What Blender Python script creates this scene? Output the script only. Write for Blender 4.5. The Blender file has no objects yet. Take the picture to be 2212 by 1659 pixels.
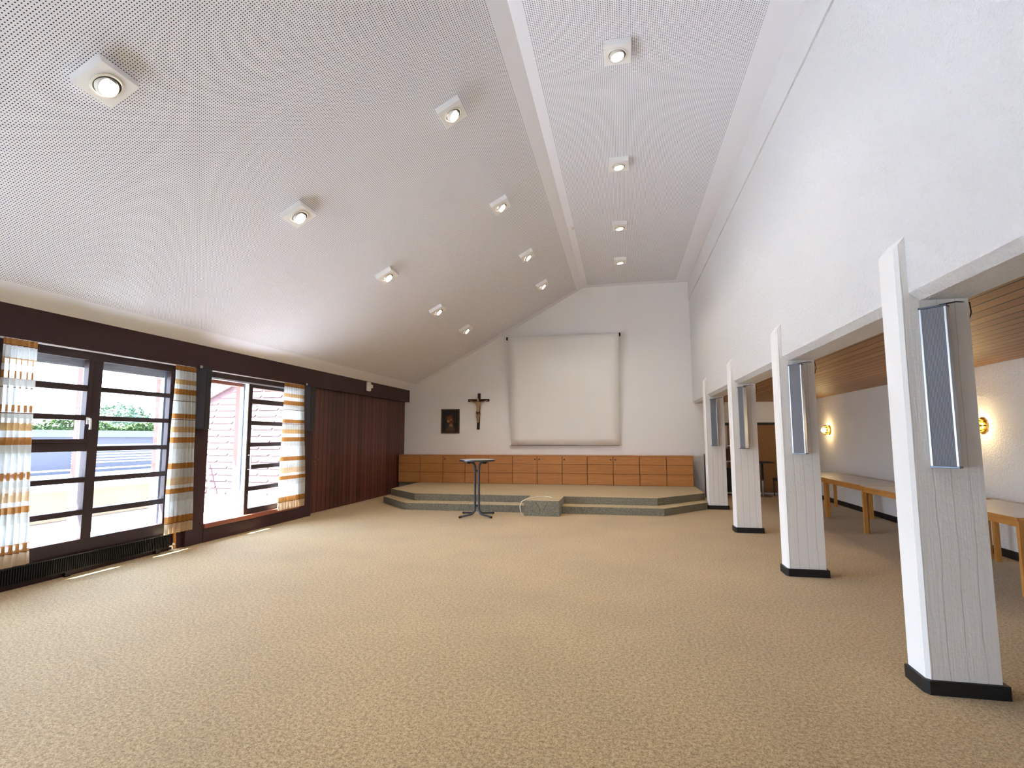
import bpy, math, random
from mathutils import Vector, Matrix
random.seed(7)
SC = bpy.context.scene
COL = SC.collection

# ------------------------------------------------------------------ camera
cam = bpy.data.objects.new('camera', bpy.data.cameras.new('camera'))
COL.objects.link(cam)
cam.data.sensor_width = 36.0
cam.data.lens = 18.587
cam.data.clip_start = 0.05
cam.data.clip_end = 400
_r, _u, _f = Vector((0.979, 0.2038, -0.0025)), Vector((0.0229, -0.0976, 0.995)), Vector((-0.2025, 0.9741, 0.1002))
_r.normalize(); _f = (_f - _r * _f.dot(_r)).normalized(); _u = _r.cross(_f)
cam.matrix_world = Matrix(((_r.x, _u.x, -_f.x, 0), (_r.y, _u.y, -_f.y, 0), (_r.z, _u.z, -_f.z, 1.5), (0, 0, 0, 1)))
SC.camera = cam

# ------------------------------------------------------------------ exposure, sky, sun
SC.view_settings.view_transform = 'Standard'
SC.view_settings.look = 'None'
SC.view_settings.exposure = 1.88
SC.view_settings.gamma = 1.0
SC.view_settings.use_curve_mapping = False
SKY = 6.0
SUN = 38.0
SPOT = 27.0
world = bpy.data.worlds.new('sky')
SC.world = world
world.use_nodes = True
nt = world.node_tree
nt.nodes.clear()
wo = nt.nodes.new('ShaderNodeOutputWorld')
bg = nt.nodes.new('ShaderNodeBackground')
tc = nt.nodes.new('ShaderNodeTexCoord')
sx = nt.nodes.new('ShaderNodeSeparateXYZ')
rp = nt.nodes.new('ShaderNodeValToRGB')
rp.color_ramp.elements[0].position = 0.0
rp.color_ramp.elements[0].color = (0.74, 0.86, 1.0, 1)
rp.color_ramp.elements[1].position = 0.9
rp.color_ramp.elements[1].color = (0.40, 0.61, 1.0, 1)
nt.links.new(tc.outputs['Generated'], sx.inputs[0])
nt.links.new(sx.outputs['Z'], rp.inputs[0])
nt.links.new(rp.outputs[0], bg.inputs['Color'])
bg.inputs['Strength'].default_value = SKY
nt.links.new(bg.outputs[0], wo.inputs[0])

sun = bpy.data.objects.new('sun', bpy.data.lights.new('sun', 'SUN'))
COL.objects.link(sun)
sun.data.energy = SUN
sun.data.angle = math.radians(0.6)
sun.data.color = (0.92, 0.96, 1.0)
sun.rotation_euler = Vector((1.0, 2.0, -2.6)).to_track_quat('-Z', 'Y').to_euler()
sun.location = (-12, -10, 20)

def portal(name, loc, rot, sx_, sy_):
    l = bpy.data.lights.new(name, 'AREA'); l.shape = 'RECTANGLE'; l.size = sx_; l.size_y = sy_
    l.cycles.is_portal = True
    o = bpy.data.objects.new(name, l); COL.objects.link(o); o.location = loc; o.rotation_euler = rot

try:
    SC.cycles.diffuse_bounces = 7
    SC.cycles.transparent_max_bounces = 16
    SC.cycles.sample_clamp_indirect = 8.0
except Exception:
    pass

# ------------------------------------------------------------------ materials
def srgb(r, g, b):
    f = lambda c: (c / 255 / 12.92) if c <= 10 else ((c / 255 + 0.055) / 1.055) ** 2.4
    return (f(r), f(g), f(b), 1)

class Mat:
    def __init__(self, name):
        self.m = bpy.data.materials.new(name); self.m.use_nodes = True
        self.t = self.m.node_tree; self.b = self.t.nodes['Principled BSDF']; self.out = self.t.nodes['Material Output']
    def n(self, typ, **kw):
        nd = self.t.nodes.new(typ)
        for k, v in kw.items():
            if k.startswith('i_'):
                key = k[2:]
                nd.inputs[int(key) if key.isdigit() else key].default_value = v
            else:
                setattr(nd, k, v)
        return nd
    def l(self, a, b): self.t.links.new(a, b)
    def coord(self, kind='Object', scale=(1, 1, 1), rot=(0, 0, 0)):
        c = self.n('ShaderNodeTexCoord'); mp = self.n('ShaderNodeMapping')
        mp.inputs['Scale'].default_value = scale; mp.inputs['Rotation'].default_value = rot
        self.l(c.outputs[kind], mp.inputs[0]); return mp.outputs[0]
    def noise(self, vec, scale, detail=3, rough=0.5):
        nd = self.n('ShaderNodeTexNoise'); nd.inputs['Scale'].default_value = scale
        nd.inputs['Detail'].default_value = detail; nd.inputs['Roughness'].default_value = rough
        self.l(vec, nd.inputs['Vector']); return nd.outputs['Fac']
    def ramp(self, fac, stops, interp='LINEAR'):
        nd = self.n('ShaderNodeValToRGB'); cr = nd.color_ramp; cr.interpolation = interp
        while len(cr.elements) > 1: cr.elements.remove(cr.elements[-1])
        cr.elements[0].position, cr.elements[0].color = stops[0]
        for p, c in stops[1:]:
            e = cr.elements.new(p); e.color = c
        self.l(fac, nd.inputs[0]); return nd.outputs[0]
    def math(self, op, a, b=None):
        nd = self.n('ShaderNodeMath', operation=op)
        for i, v in enumerate((a, b)):
            if v is None: continue
            if hasattr(v, 'links'): self.l(v, nd.inputs[i])
            else: nd.inputs[i].default_value = v
        return nd.outputs[0]
    def mix(self, fac, a, b):
        nd = self.n('ShaderNodeMix', data_type='RGBA')
        for idx, v in ((0, fac), (6, a), (7, b)):
            if hasattr(v, 'links'): self.l(v, nd.inputs[idx])
            else: nd.inputs[idx].default_value = v
        return nd.outputs[2]
    def bump(self, h, strength=0.3, dist=0.01):
        nd = self.n('ShaderNodeBump'); nd.inputs['Strength'].default_value = strength; nd.inputs['Distance'].default_value = dist
        self.l(h, nd.inputs['Height']); self.l(nd.outputs[0], self.b.inputs['Normal'])
    def base(self, c, rough=0.6, metal=0.0, spec=0.5):
        if hasattr(c, 'links'): self.l(c, self.b.inputs['Base Color'])
        else: self.b.inputs['Base Color'].default_value = c
        self.b.inputs['Roughness'].default_value = rough; self.b.inputs['Metallic'].default_value = metal
        self.b.inputs['Specular IOR Level'].default_value = spec
        return self

def simple(name, c, rough=0.6, metal=0.0, spec=0.5, var=0.0, vs=8):
    a = Mat(name)
    if var:
        f = a.noise(a.coord(), vs, 4)
        d = tuple(max(0, x * (1 - var)) for x in c[:3]) + (1,)
        e = tuple(min(1, x * (1 + var)) for x in c[:3]) + (1,)
        a.base(a.ramp(f, [(0.3, d), (0.7, e)]), rough, metal, spec)
    else:
        a.base(c, rough, metal, spec)
    return a.m

def wood(name, c1, c2, scale=(1, 1, 1), rough=0.5, k=6, spec=0.4):
    a = Mat(name)
    v = a.coord(scale=scale)
    f = a.noise(v, k, 6, 0.65)
    a.base(a.ramp(f, [(0.25, c1), (0.75, c2)]), rough, 0, spec)
    a.bump(f, 0.08, 0.004)
    return a.m

M = {}
def carpet(name, c1, c2, c3):
    a = Mat(name)
    v = a.coord()
    fine = a.noise(v, 120, 3, 0.7)
    mid = a.noise(v, 46, 4, 0.75)
    big = a.noise(v, 0.9, 3, 0.5)
    s = a.math('ADD', a.math('MULTIPLY', fine, 0.5), a.math('MULTIPLY', mid, 0.5))
    col = a.ramp(s, [(0.40, c1), (0.5, c2), (0.60, c3)])
    wear = a.ramp(big, [(0.3, (0.9, 0.9, 0.9, 1)), (0.7, (1.05, 1.04, 1.02, 1))])
    nd = a.n('ShaderNodeMix', data_type='RGBA', blend_type='MULTIPLY'); nd.inputs[0].default_value = 1
    a.l(col, nd.inputs[6]); a.l(wear, nd.inputs[7])
    a.base(nd.outputs[2], 0.75, 0, 0.3)
    a.b.inputs['Sheen Weight'].default_value = 0.25; a.b.inputs['Sheen Roughness'].default_value = 0.35
    a.bump(fine, 0.5, 0.01)
    return a.m
M['carpet'] = carpet('tan_carpet', srgb(126, 98, 62), srgb(174, 146, 100), srgb(206, 181, 134))
M['stage_carpet'] = carpet('stage_carpet', srgb(122, 102, 66), srgb(172, 148, 102), srgb(205, 182, 134))
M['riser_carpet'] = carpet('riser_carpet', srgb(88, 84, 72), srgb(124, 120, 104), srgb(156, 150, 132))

def plaster(name, c, scale=60, strength=0.25, dist=0.01):
    a = Mat(name)
    v = a.coord()
    f = a.noise(v, scale, 4, 0.6)
    a.base(c, 0.9, 0, 0.15)
    a.bump(f, strength, dist)
    return a.m
WHITE = srgb(242, 241, 239)
M['plaster'] = plaster('white_rough_plaster', WHITE, 38, 0.9, 0.02)
M['plaster_wall'] = plaster('off_white_rough_plaster', srgb(226, 225, 225), 38, 0.9, 0.02)
M['plaster_fine'] = plaster('white_fine_plaster', WHITE, 120, 0.15, 0.006)
M['ceil_plain'] = simple('white_ceiling_board', srgb(241, 242, 248), 0.9, 0, 0.1)

a = Mat('perforated_board')
uv = a.n('ShaderNodeTexCoord')
sc = a.n('ShaderNodeVectorMath', operation='SCALE'); sc.inputs[3].default_value = 1 / 0.0215
fr = a.n('ShaderNodeVectorMath', operation='FRACTION')
sb = a.n('ShaderNodeVectorMath', operation='SUBTRACT'); sb.inputs[1].default_value = (0.5, 0.5, 0.0)
ml = a.n('ShaderNodeVectorMath', operation='MULTIPLY'); ml.inputs[1].default_value = (1, 1, 0)
ln = a.n('ShaderNodeVectorMath', operation='LENGTH')
a.l(uv.outputs['UV'], sc.inputs[0]); a.l(sc.outputs[0], fr.inputs[0]); a.l(fr.outputs[0], sb.inputs[0])
a.l(sb.outputs[0], ml.inputs[0]); a.l(ml.outputs[0], ln.inputs[0])
hole = a.math('LESS_THAN', ln.outputs['Value'], 0.215)
a.base(a.mix(hole, srgb(241, 242, 248), srgb(44, 39, 38)), 0.9, 0, 0.1)
M['perf'] = a.m

# board-marked concrete: vertical formwork joints at fixed x, with grain
a = Mat('board_marked_concrete')
v = a.coord()
sp = a.n('ShaderNodeSeparateXYZ'); a.l(v, sp.inputs[0])
wob = a.noise(a.coord(scale=(1, 1, 0.6)), 3.0, 3)
xx = a.math('ADD', sp.outputs['X'], a.math('MULTIPLY', wob, 0.05))
fx = a.math('FRACT', a.math('MULTIPLY', xx, 10.6))
dl = a.math('ABSOLUTE', a.math('SUBTRACT', fx, 0.5))
line = a.math('LESS_THAN', dl, 0.026)
grain = a.noise(a.coord(scale=(1, 1, 0.05)), 34, 4, 0.7)
pits = a.noise(v, 26, 5, 0.75)
h = a.math('ADD', a.math('MULTIPLY', grain, 0.45), a.math('MULTIPLY', line, -0.9))
h = a.math('ADD', h, a.math('MULTIPLY', pits, 0.35))
a.base(a.mix(line, srgb(230, 225, 220), srgb(208, 200, 192)), 0.8, 0, 0.25)
a.bump(h, 0.9, 0.012)
M['concrete'] = a.m
M['white_paint'] = simple('white_paint', srgb(244, 243, 241), 0.7, 0, 0.3)
M['pillar_paint'] = plaster('pillar_paint', srgb(240, 238, 236), 14, 0.12, 0.01)
M['black_skirting'] = simple('black_skirting', srgb(24, 22, 22), 0.5, 0, 0.4)
M['maroon'] = simple('maroon_paint', srgb(58, 36, 38), 0.55, 0, 0.3, 0.06, 3)
M['frame_dark'] = simple('dark_frame_paint', srgb(52, 38, 40), 0.5, 0, 0.35)
M['red_wood'] = wood('reddish_wood', srgb(122, 66, 48), srgb(158, 92, 68), (1, 0.15, 0.15), 0.5)
M['reveal_wood'] = wood('weathered_red_wood', srgb(92, 52, 44), srgb(116, 70, 58), (1, 0.15, 0.15), 0.6)
M['alu'] = simple('aluminium', srgb(196, 200, 206), 0.35, 0.8, 0.5)
M['alu_white'] = simple('white_aluminium', srgb(225, 226, 226), 0.4, 0.1, 0.5)
M['guide'] = simple('blue_grey_guide', srgb(150, 163, 182), 0.5, 0.1, 0.4)
M['shutter'] = simple('grey_shutter_slats', srgb(150, 152, 158), 0.55, 0.1, 0.4)
M['black_metal'] = simple('black_metal', srgb(26, 27, 30), 0.45, 0.3, 0.5)
M['radiator_top'] = simple('glossy_black_enamel', srgb(40, 42, 48), 0.18, 0.2, 0.7)
M['chrome'] = simple('chrome', srgb(190, 192, 196), 0.2, 1.0, 0.5)
M['dark_steel'] = simple('dark_steel', srgb(88, 92, 102), 0.3, 0.85, 0.5)
M['black_plastic'] = simple('black_plastic', srgb(30, 30, 34), 0.5)
M['speaker_dark'] = simple('speaker_charcoal', srgb(58, 56, 64), 0.6, 0, 0.4, 0.08, 20)
M['white_plastic'] = simple('white_plastic', srgb(232, 228, 218), 0.4)
M['cabinet_wood'] = wood('orange_beech', srgb(166, 108, 56), srgb(198, 138, 80), (0.5, 0.5, 6), 0.45, 5)
M['cabinet_groove'] = simple('cabinet_groove', srgb(70, 38, 18), 0.8)
M['table_wood'] = wood('table_beech', srgb(172, 112, 48), srgb(206, 146, 74), (3, 0.4, 0.6), 0.45, 6)
M['laminate'] = simple('grey_laminate', srgb(206, 206, 208), 0.35, 0, 0.5, 0.03, 30)
M['bar_laminate'] = simple('speckled_laminate', srgb(168, 164, 152), 0.35, 0, 0.5, 0.1, 60)
M['canvas'] = simple('screen_canvas', srgb(240, 239, 235), 0.9, 0, 0.1, 0.015, 1.2)
M['dark_wood'] = wood('dark_crucifix_wood', srgb(34, 18, 14), srgb(54, 32, 24), (6, 6, 1), 0.5, 8)
M['gold'] = simple('old_gilding', srgb(112, 92, 66), 0.5, 0.4)
M['brass'] = simple('brass', srgb(196, 158, 84), 0.25, 0.9)
M['carved'] = simple('carved_skin', srgb(168, 134, 96), 0.55, 0, 0.4, 0.1, 30)
M['carved_dark'] = simple('carved_dark', srgb(74, 44, 34), 0.55, 0, 0.4, 0.1, 30)
M['brown_board'] = simple('brown_board', srgb(150, 112, 76), 0.8, 0, 0.2, 0.06, 3)
M['dark_seat'] = simple('dark_upholstery', srgb(40, 32, 32), 0.8)
M['terrace'] = simple('pale_terrace_slabs', srgb(204, 203, 202), 0.8, 0, 0.2, 0.05, 2)
M['planter'] = simple('beige_planter', srgb(116, 102, 84), 0.8, 0, 0.2, 0.08, 2)
M['coping'] = simple('white_coping', srgb(190, 190, 192), 0.7)
M['grey_wall'] = simple('lilac_grey_wall', srgb(58, 57, 64), 0.8, 0, 0.2, 0.06, 0.6)
M['grey_band'] = simple('blue_grey_fascia', srgb(58, 61, 70), 0.8)
M['gravel'] = simple('pale_gravel_roof', srgb(170, 170, 172), 0.9, 0, 0.1, 0.06, 5)
M['leaf'] = simple('leaves', srgb(46, 62, 26), 0.7, 0, 0.2, 0.35, 2)
M['leaf2'] = simple('leaves_distant', srgb(60, 76, 58), 0.7, 0, 0.2, 0.3, 2)
M['bark'] = simple('bark', srgb(92, 76, 62), 0.9)
M['pink_metal'] = simple('red_ladder_paint', srgb(176, 92, 96), 0.5)
M['soil'] = simple('outdoor_ground', srgb(150, 150, 142), 0.9, 0, 0.1, 0.1, 0.5)

# dark plank cladding
a = Mat('dark_plank_wood')
v = a.coord()
sp = a.n('ShaderNodeSeparateXYZ'); a.l(v, sp.inputs[0])
py = a.math('MULTIPLY', sp.outputs['Y'], 1 / 0.165)
fr_ = a.math('FRACT', py); fl_ = a.math('FLOOR', py)
joint = a.math('LESS_THAN', fr_, 0.12)
wn = a.n('ShaderNodeTexWhiteNoise', noise_dimensions='1D'); a.l(fl_, wn.inputs['W'])
gr = a.noise(a.coord(scale=(6, 6, 0.5)), 7, 5, 0.65)
tone = a.math('ADD', a.math('MULTIPLY', gr, 0.7), a.math('MULTIPLY', wn.outputs['Value'], 0.3))
c = a.ramp(tone, [(0.25, srgb(52, 26, 23)), (0.75, srgb(106, 60, 51))])
a.base(a.mix(joint, c, srgb(18, 8, 8)), 0.42, 0, 0.4)
a.bump(a.math('MULTIPLY', joint, -1), 0.6, 0.008)
M['planks_dark'] = a.m

# aisle ceiling boards running along y
a = Mat('aisle_ceiling_boards')
v = a.coord()
sp = a.n('ShaderNodeSeparateXYZ'); a.l(v, sp.inputs[0])
px_ = a.math('MULTIPLY', sp.outputs['X'], 1 / 0.145)
fr_ = a.math('FRACT', px_); fl_ = a.math('FLOOR', px_)
joint = a.math('LESS_THAN', fr_, 0.11)
wn = a.n('ShaderNodeTexWhiteNoise', noise_dimensions='1D'); a.l(fl_, wn.inputs['W'])
gr = a.noise(a.coord(scale=(5, 0.35, 5)), 7, 5, 0.65)
tone = a.math('ADD', a.math('MULTIPLY', gr, 0.75), a.math('MULTIPLY', wn.outputs['Value'], 0.25))
c = a.ramp(tone, [(0.25, srgb(150, 108, 68)), (0.75, srgb(186, 142, 96))])
a.base(a.mix(joint, c, srgb(36, 20, 12)), 0.5, 0, 0.4)
a.bump(a.math('MULTIPLY', joint, -1), 0.5, 0.006)
M['boards'] = a.m

# pinkish outdoor slate shingles
a = Mat('pink_shingles')
a.base(srgb(206, 160, 152), 0.8, 0, 0.15)
wn2 = a.noise(a.coord(), 3, 3)
a.base(a.ramp(wn2, [(0.3, srgb(78, 60, 61)), (0.7, srgb(86, 67, 67))]), 0.8, 0, 0.15)
M['shingle'] = a.m

# radiator fins and speaker cloth
a = Mat('fabric_grille')
v = a.coord()
sp = a.n('ShaderNodeSeparateXYZ'); a.l(v, sp.inputs[0])
st = a.math('SINE', a.math('MULTIPLY', sp.outputs['X'], 900))
a.base(a.mix(a.math('GREATER_THAN', st, 0.2), srgb(92, 92, 98), srgb(128, 128, 134)), 0.6, 0.2)
M['grille'] = a.m

# glass: clear, a little reflective at grazing angles
a = Mat('clear_glass')
tr = a.n('ShaderNodeBsdfTransparent'); tr.inputs[0].default_value = (0.97, 0.985, 0.99, 1)
gl = a.n('ShaderNodeBsdfGlossy'); gl.inputs['Roughness'].default_value = 0.02
lw = a.n('ShaderNodeLayerWeight'); lw.inputs['Blend'].default_value = 0.5
rf_ = a.math('ADD', a.math('MULTIPLY', a.math('POWER', lw.outputs['Facing'], 4.5), 0.6), 0.03)
mx = a.n('ShaderNodeMixShader')
a.l(rf_, mx.inputs[0]); a.l(tr.outputs[0], mx.inputs[1]); a.l(gl.outputs[0], mx.inputs[2])
a.l(mx.outputs[0], a.out.inputs[0])
M['glass'] = a.m

# striped curtain cloth, stripes by height
a = Mat('striped_curtain')
v = a.coord()
sp = a.n('ShaderNodeSeparateXYZ'); a.l(v, sp.inputs[0])
OR, LT, WH, GW, LN, PT = srgb(184, 130, 70), srgb(206, 172, 122), srgb(232, 236, 236), srgb(216, 216, 210), srgb(120, 86, 50), srgb(214, 190, 156)
stripes = [(370, OR), (400, LN), (403, WH), (450, LT), (477, WH), (502, OR), (535, GW), (569, LN), (572, WH), (638, OR), (666, WH), (670, LN), (673, GW),
           (712, LT), (741, WH), (768, OR), (797, GW), (830, LN), (832, WH), (907, OR), (935, LN), (938, GW), (985, PT), (1022, WH), (1040, OR), (1068, GW), (1108, LN), (1110, WH), (1187, OR), (1222, LN), (1225, PT)]
ztop = 2.505
stp = []
for y, c in reversed(list(enumerate(stripes))):
    pass
# ramp position grows with (top - z) / 2.4
t = a.math('DIVIDE', a.math('SUBTRACT', ztop, sp.outputs['Z']), 2.4)
stops = [(max(0.0, (y - 370) * 2.28 / 915 / 2.4), c) for y, c in stripes]
colr = a.ramp(t, stops, 'CONSTANT')
wv = a.noise(a.coord(scale=(1, 14, 1.2)), 9, 3)
sh = a.n('ShaderNodeMix', data_type='RGBA', blend_type='MULTIPLY'); sh.inputs[0].default_value = 1
a.l(colr, sh.inputs[6]); a.l(a.ramp(wv, [(0.3, (0.86, 0.84, 0.82, 1)), (0.7, (1, 1, 1, 1))]), sh.inputs[7])
colr = sh.outputs[2]
df = a.n('ShaderNodeBsdfDiffuse'); tl = a.n('ShaderNodeBsdfTranslucent'); tp = a.n('ShaderNodeBsdfTransparent')
m1 = a.n('ShaderNodeMixShader'); m1.inputs[0].default_value = 0.30
m2 = a.n('ShaderNodeMixShader'); m2.inputs[0].default_value = 0.10
a.l(colr, df.inputs[0]); a.l(colr, tl.inputs[0])
a.l(df.outputs[0], m1.inputs[1]); a.l(tl.outputs[0], m1.inputs[2]); a.l(m1.outputs[0], m2.inputs[1]); a.l(tp.outputs[0], m2.inputs[2])
a.l(m2.outputs[0], a.out.inputs[0])
M['curtain'] = a.m

# generic dark devotional-style picture: warm glow and loose blobs on a dark ground
a = Mat('dark_picture')
v = a.coord()
def blob(cx, cz, r, hard):
    d = a.n('ShaderNodeVectorMath', operation='DISTANCE'); a.l(v, d.inputs[0]); d.inputs[1].default_value = (cx, 0, cz)
    mr = a.n('ShaderNodeMapRange'); a.l(d.outputs['Value'], mr.inputs[0])
    mr.inputs[1].default_value = r; mr.inputs[2].default_value = r * hard; mr.inputs[3].default_value = 0; mr.inputs[4].default_value = 1
    return mr.outputs[0]
nz = a.noise(v, 14, 3)
colr = a.ramp(nz, [(0.35, srgb(26, 24, 24)), (0.7, srgb(48, 46, 46))])
for (cx, cz, r, hd, c) in ((-0.02, 0.06, 0.13, 0.3, srgb(120, 76, 42)), (0.0, -0.05, 0.11, 0.5, srgb(110, 62, 38)), (-0.08, -0.12, 0.09, 0.4, srgb(38, 52, 62)),
                           (0.02, -0.13, 0.07, 0.5, srgb(164, 122, 72)), (0.06, -0.2, 0.06, 0.4, srgb(140, 96, 64)), (-0.06, 0.0, 0.05, 0.5, srgb(170, 136, 100)), (0.02, 0.04, 0.04, 0.5, srgb(150, 110, 78)), (0.0, -0.27, 0.16, 0.6, srgb(84, 68, 54))):
    colr = a.mix(blob(cx, cz, r, hd), colr, c)
a.base(colr, 0.35, 0, 0.4)
M['picture'] = a.m

def emit(name, c, s):
    a = Mat(name); e = a.n('ShaderNodeEmission'); e.inputs[0].default_value = c; e.inputs[1].default_value = s
    a.l(e.outputs[0], a.out.inputs[0]); return a.m
M['bulb'] = emit('lit_spot_lens', (1.0, 0.92, 0.78, 1), 9)
M['warm_bulb'] = emit('lit_warm_bulb', (1.0, 0.72, 0.34, 1), 40)

# ------------------------------------------------------------------ mesh builder
class MB:
    def __init__(self): self.v = []; self.f = []; self.mi = []; self.uv = {}
    def add(self, vs, fs, mi=0):
        k = len(self.v); self.v += [Vector(p) for p in vs]
        for f in fs: self.f.append([k + i for i in f]); self.mi.append(mi)
        return self
    def box(self, x0, x1, y0, y1, z0, z1, mi=0, mat=None):
        vs = [Vector((x, y, z)) for z in (z0, z1) for y in (y0, y1) for x in (x0, x1)]
        if mat is not None: vs = [mat @ p for p in vs]
        return self.add(vs, [(0, 2, 3, 1), (4, 5, 7, 6), (0, 1, 5, 4), (2, 6, 7, 3), (0, 4, 6, 2), (1, 3, 7, 5)], mi)
    def prism(self, poly, axis, a0, a1, mi=0):
        """poly: list of 2d points in the plane normal to axis (x: (y,z), y: (x,z), z: (x,y))"""
        def P(p, t): return (t, p[0], p[1]) if axis == 'x' else (p[0], t, p[1]) if axis == 'y' else (p[0], p[1], t)
        n = len(poly)
        vs = [P(p, a0) for p in poly] + [P(p, a1) for p in poly]
        fs = [tuple(range(n)), tuple(range(2 * n - 1, n - 1, -1))] + [(i, i + n, (i + 1) % n + n, (i + 1) % n) for i in range(n)]
        return self.add(vs, fs, mi)
    def tube(self, pts, r, n=10, mi=0, cap=True):
        pts = [Vector(p) for p in pts]; rings = []
        up = None
        for i, p in enumerate(pts):
            d = (pts[min(i + 1, len(pts) - 1)] - pts[max(i - 1, 0)]).normalized()
            if up is None: up = d.orthogonal().normalized()
            up = (up - d * up.dot(d)).normalized(); s = d.cross(up)
            rr = r[i] if isinstance(r, (list, tuple)) else r
            rings.append([p + (up * math.cos(2 * math.pi * k / n) + s * math.sin(2 * math.pi * k / n)) * rr for k in range(n)])
        fs = []
        for i in range(len(pts) - 1):
            for k in range(n): fs.append((i * n + k, i * n + (k + 1) % n, (i + 1) * n + (k + 1) % n, (i + 1) * n + k))
        if cap: fs += [tuple(range(n - 1, -1, -1)), tuple(range((len(pts) - 1) * n, len(pts) * n))]
        return self.add([q for rg in rings for q in rg], fs, mi)
    def lathe(self, prof, n=32, mat=None, mi=0, close=False):
        """prof: (r, z) from first to last about z, optional matrix"""
        vs = []; fs = []
        for r, z in prof:
            for k in range(n): vs.append(Vector((r * math.cos(2 * math.pi * k / n), r * math.sin(2 * math.pi * k / n), z)))
        if mat is not None: vs = [mat @ p for p in vs]
        m = len(prof)
        for i in range(m - 1 if not close else m):
            j = (i + 1) % m
            for k in range(n): fs.append((i * n + k, i * n + (k + 1) % n, j * n + (k + 1) % n, j * n + k))
        if not close:
            if prof[0][0] > 1e-6: fs.append(tuple(range(n - 1, -1, -1)))
            if prof[-1][0] > 1e-6: fs.append(tuple(range((m - 1) * n, m * n)))
        return self.add(vs, fs, mi)
    def sphere(self, c, r, n=16, m=10, sc=(1, 1, 1), mi=0):
        prof = [(max(1e-5, r * math.sin(math.pi * i / m)), -r * math.cos(math.pi * i / m)) for i in range(m + 1)]
        mt = Matrix.Translation(Vector(c)) @ Matrix.Diagonal((sc[0], sc[1], sc[2], 1))
        return self.lathe(prof, n, mt, mi)
    def build(self, name, mat, parent=None, bevel=0.0, smooth=False, seg=2):
        off = world_off(parent)
        me = bpy.data.meshes.new(name)
        me.from_pydata([tuple(p - off) for p in self.v], [], self.f)
        for m in (mat if isinstance(mat, (list, tuple)) else [mat]): me.materials.append(m)
        for p, i in zip(me.polygons, self.mi): p.material_index = i
        if smooth:
            for p in me.polygons: p.use_smooth = True
        import bmesh
        b = bmesh.new(); b.from_mesh(me); bmesh.ops.recalc_face_normals(b, faces=b.faces); b.to_mesh(me); b.free()
        o = bpy.data.objects.new(name, me); COL.objects.link(o)
        if parent is not None: o.parent = parent
        if bevel:
            md = o.modifiers.new('bevel', 'BEVEL'); md.width = bevel; md.segments = seg; md.limit_method = 'ANGLE'; md.angle_limit = math.radians(40)
        if smooth:
            md = o.modifiers.new('edges', 'EDGE_SPLIT'); md.split_angle = math.radians(38)
        return o

def world_off(p):
    v = Vector((0, 0, 0))
    while p is not None: v = v + p.location; p = p.parent
    return v

def thing(name, loc, label=None, cat=None, group=None, kind=None):
    o = bpy.data.objects.new(name, None); o.empty_display_size = 0.1; COL.objects.link(o); o.location = loc
    return tag(o, label, cat, group, kind)
def tag(o, label=None, cat=None, group=None, kind=None):
    if label: o['label'] = label
    if cat: o['category'] = cat
    if group: o['group'] = group
    if kind: o['kind'] = kind
    return o
def struct(o): o['kind'] = 'structure'; return o
def dup(root, loc, rot=None, label=None):
    kids = {}
    for o in list(COL.objects):
        if o.parent is not None: kids.setdefault(o.parent.name, []).append(o)
    def rec(o, par):
        c = o.copy(); COL.objects.link(c); c.parent = par
        for k in kids.get(o.name, []): rec(k, c)
        return c
    r = rec(root, None); r.location = loc
    if rot is not None: r.rotation_euler = rot
    if label: r['label'] = label
    return r

YF, YB, YA = -4.0, 14.2, 15.1          # front wall, back wall, aisle end
XR, XO = 1.78, 4.65                    # right wall face, aisle outer wall
ZF = 5.55                              # flat ceiling
SL = (5.55 - 2.84) / (5.95 - 0.96)     # slope of the ceiling
ANG = math.atan(SL)
def zs(x): return ZF + SL * (x + 0.96) if x < -0.96 else ZF

# ================================================================== the setting
struct(MB().box(-6.3, XO + 0.2, YF - 0.2, YA + 0.2, -0.15, 0.0).build('floor', M['carpet']))

# ceiling: sloped and flat perforated fields with smooth borders
xs = [-6.25, -5.675, -1.13, -0.96, -0.825, 1.44, 2.1]
ys = [YF - 0.2, YF + 0.25, 13.95, YB + 0.3]
cm = MB()
uvs = []
def dist(x): return (x + 0.96) / math.cos(ANG) if x < -0.96 else x + 0.96
for i in range(len(xs) - 1):
    for j in range(len(ys) - 1):
        x0, x1, y0, y1 = xs[i], xs[i + 1], ys[j], ys[j + 1]
        perf = i in (1, 4) and j == 1
        cm.add([(x0, y0, zs(x0)), (x0, y1, zs(x0)), (x1, y1, zs(x1)), (x1, y0, zs(x1))], [(0, 1, 2, 3)], 0 if perf else 1)
        uvs += [(y0, dist(x0)), (y1, dist(x0)), (y1, dist(x1)), (y0, dist(x1))]
n0 = len(cm.f)
T = 0.3
cm.add([(xs[0], ys[0], zs(xs[0]) + T), (-0.96, ys[0], ZF + T), (xs[-1], ys[0], ZF + T), (xs[0], ys[-1], zs(xs[0]) + T), (-0.96, ys[-1], ZF + T), (xs[-1], ys[-1], ZF + T)], [(0, 1, 4, 3), (1, 2, 5, 4)], 1)
me = bpy.data.meshes.new('ceiling')
me.from_pydata([tuple(p) for p in cm.v], [], cm.f)
me.materials.append(M['perf']); me.materials.append(M['ceil_plain'])
for p, i in zip(me.polygons, cm.mi): p.material_index = i
uvl = me.uv_layers.new(name='UVMap')
for p in me.polygons:
    for li in p.loop_indices:
        vi = me.loops[li].vertex_index
        uvl.data[li].uv = uvs[vi] if vi < len(uvs) else (0, 0)
co = bpy.data.objects.new('ceiling', me); COL.objects.link(co); struct(co)

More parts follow.
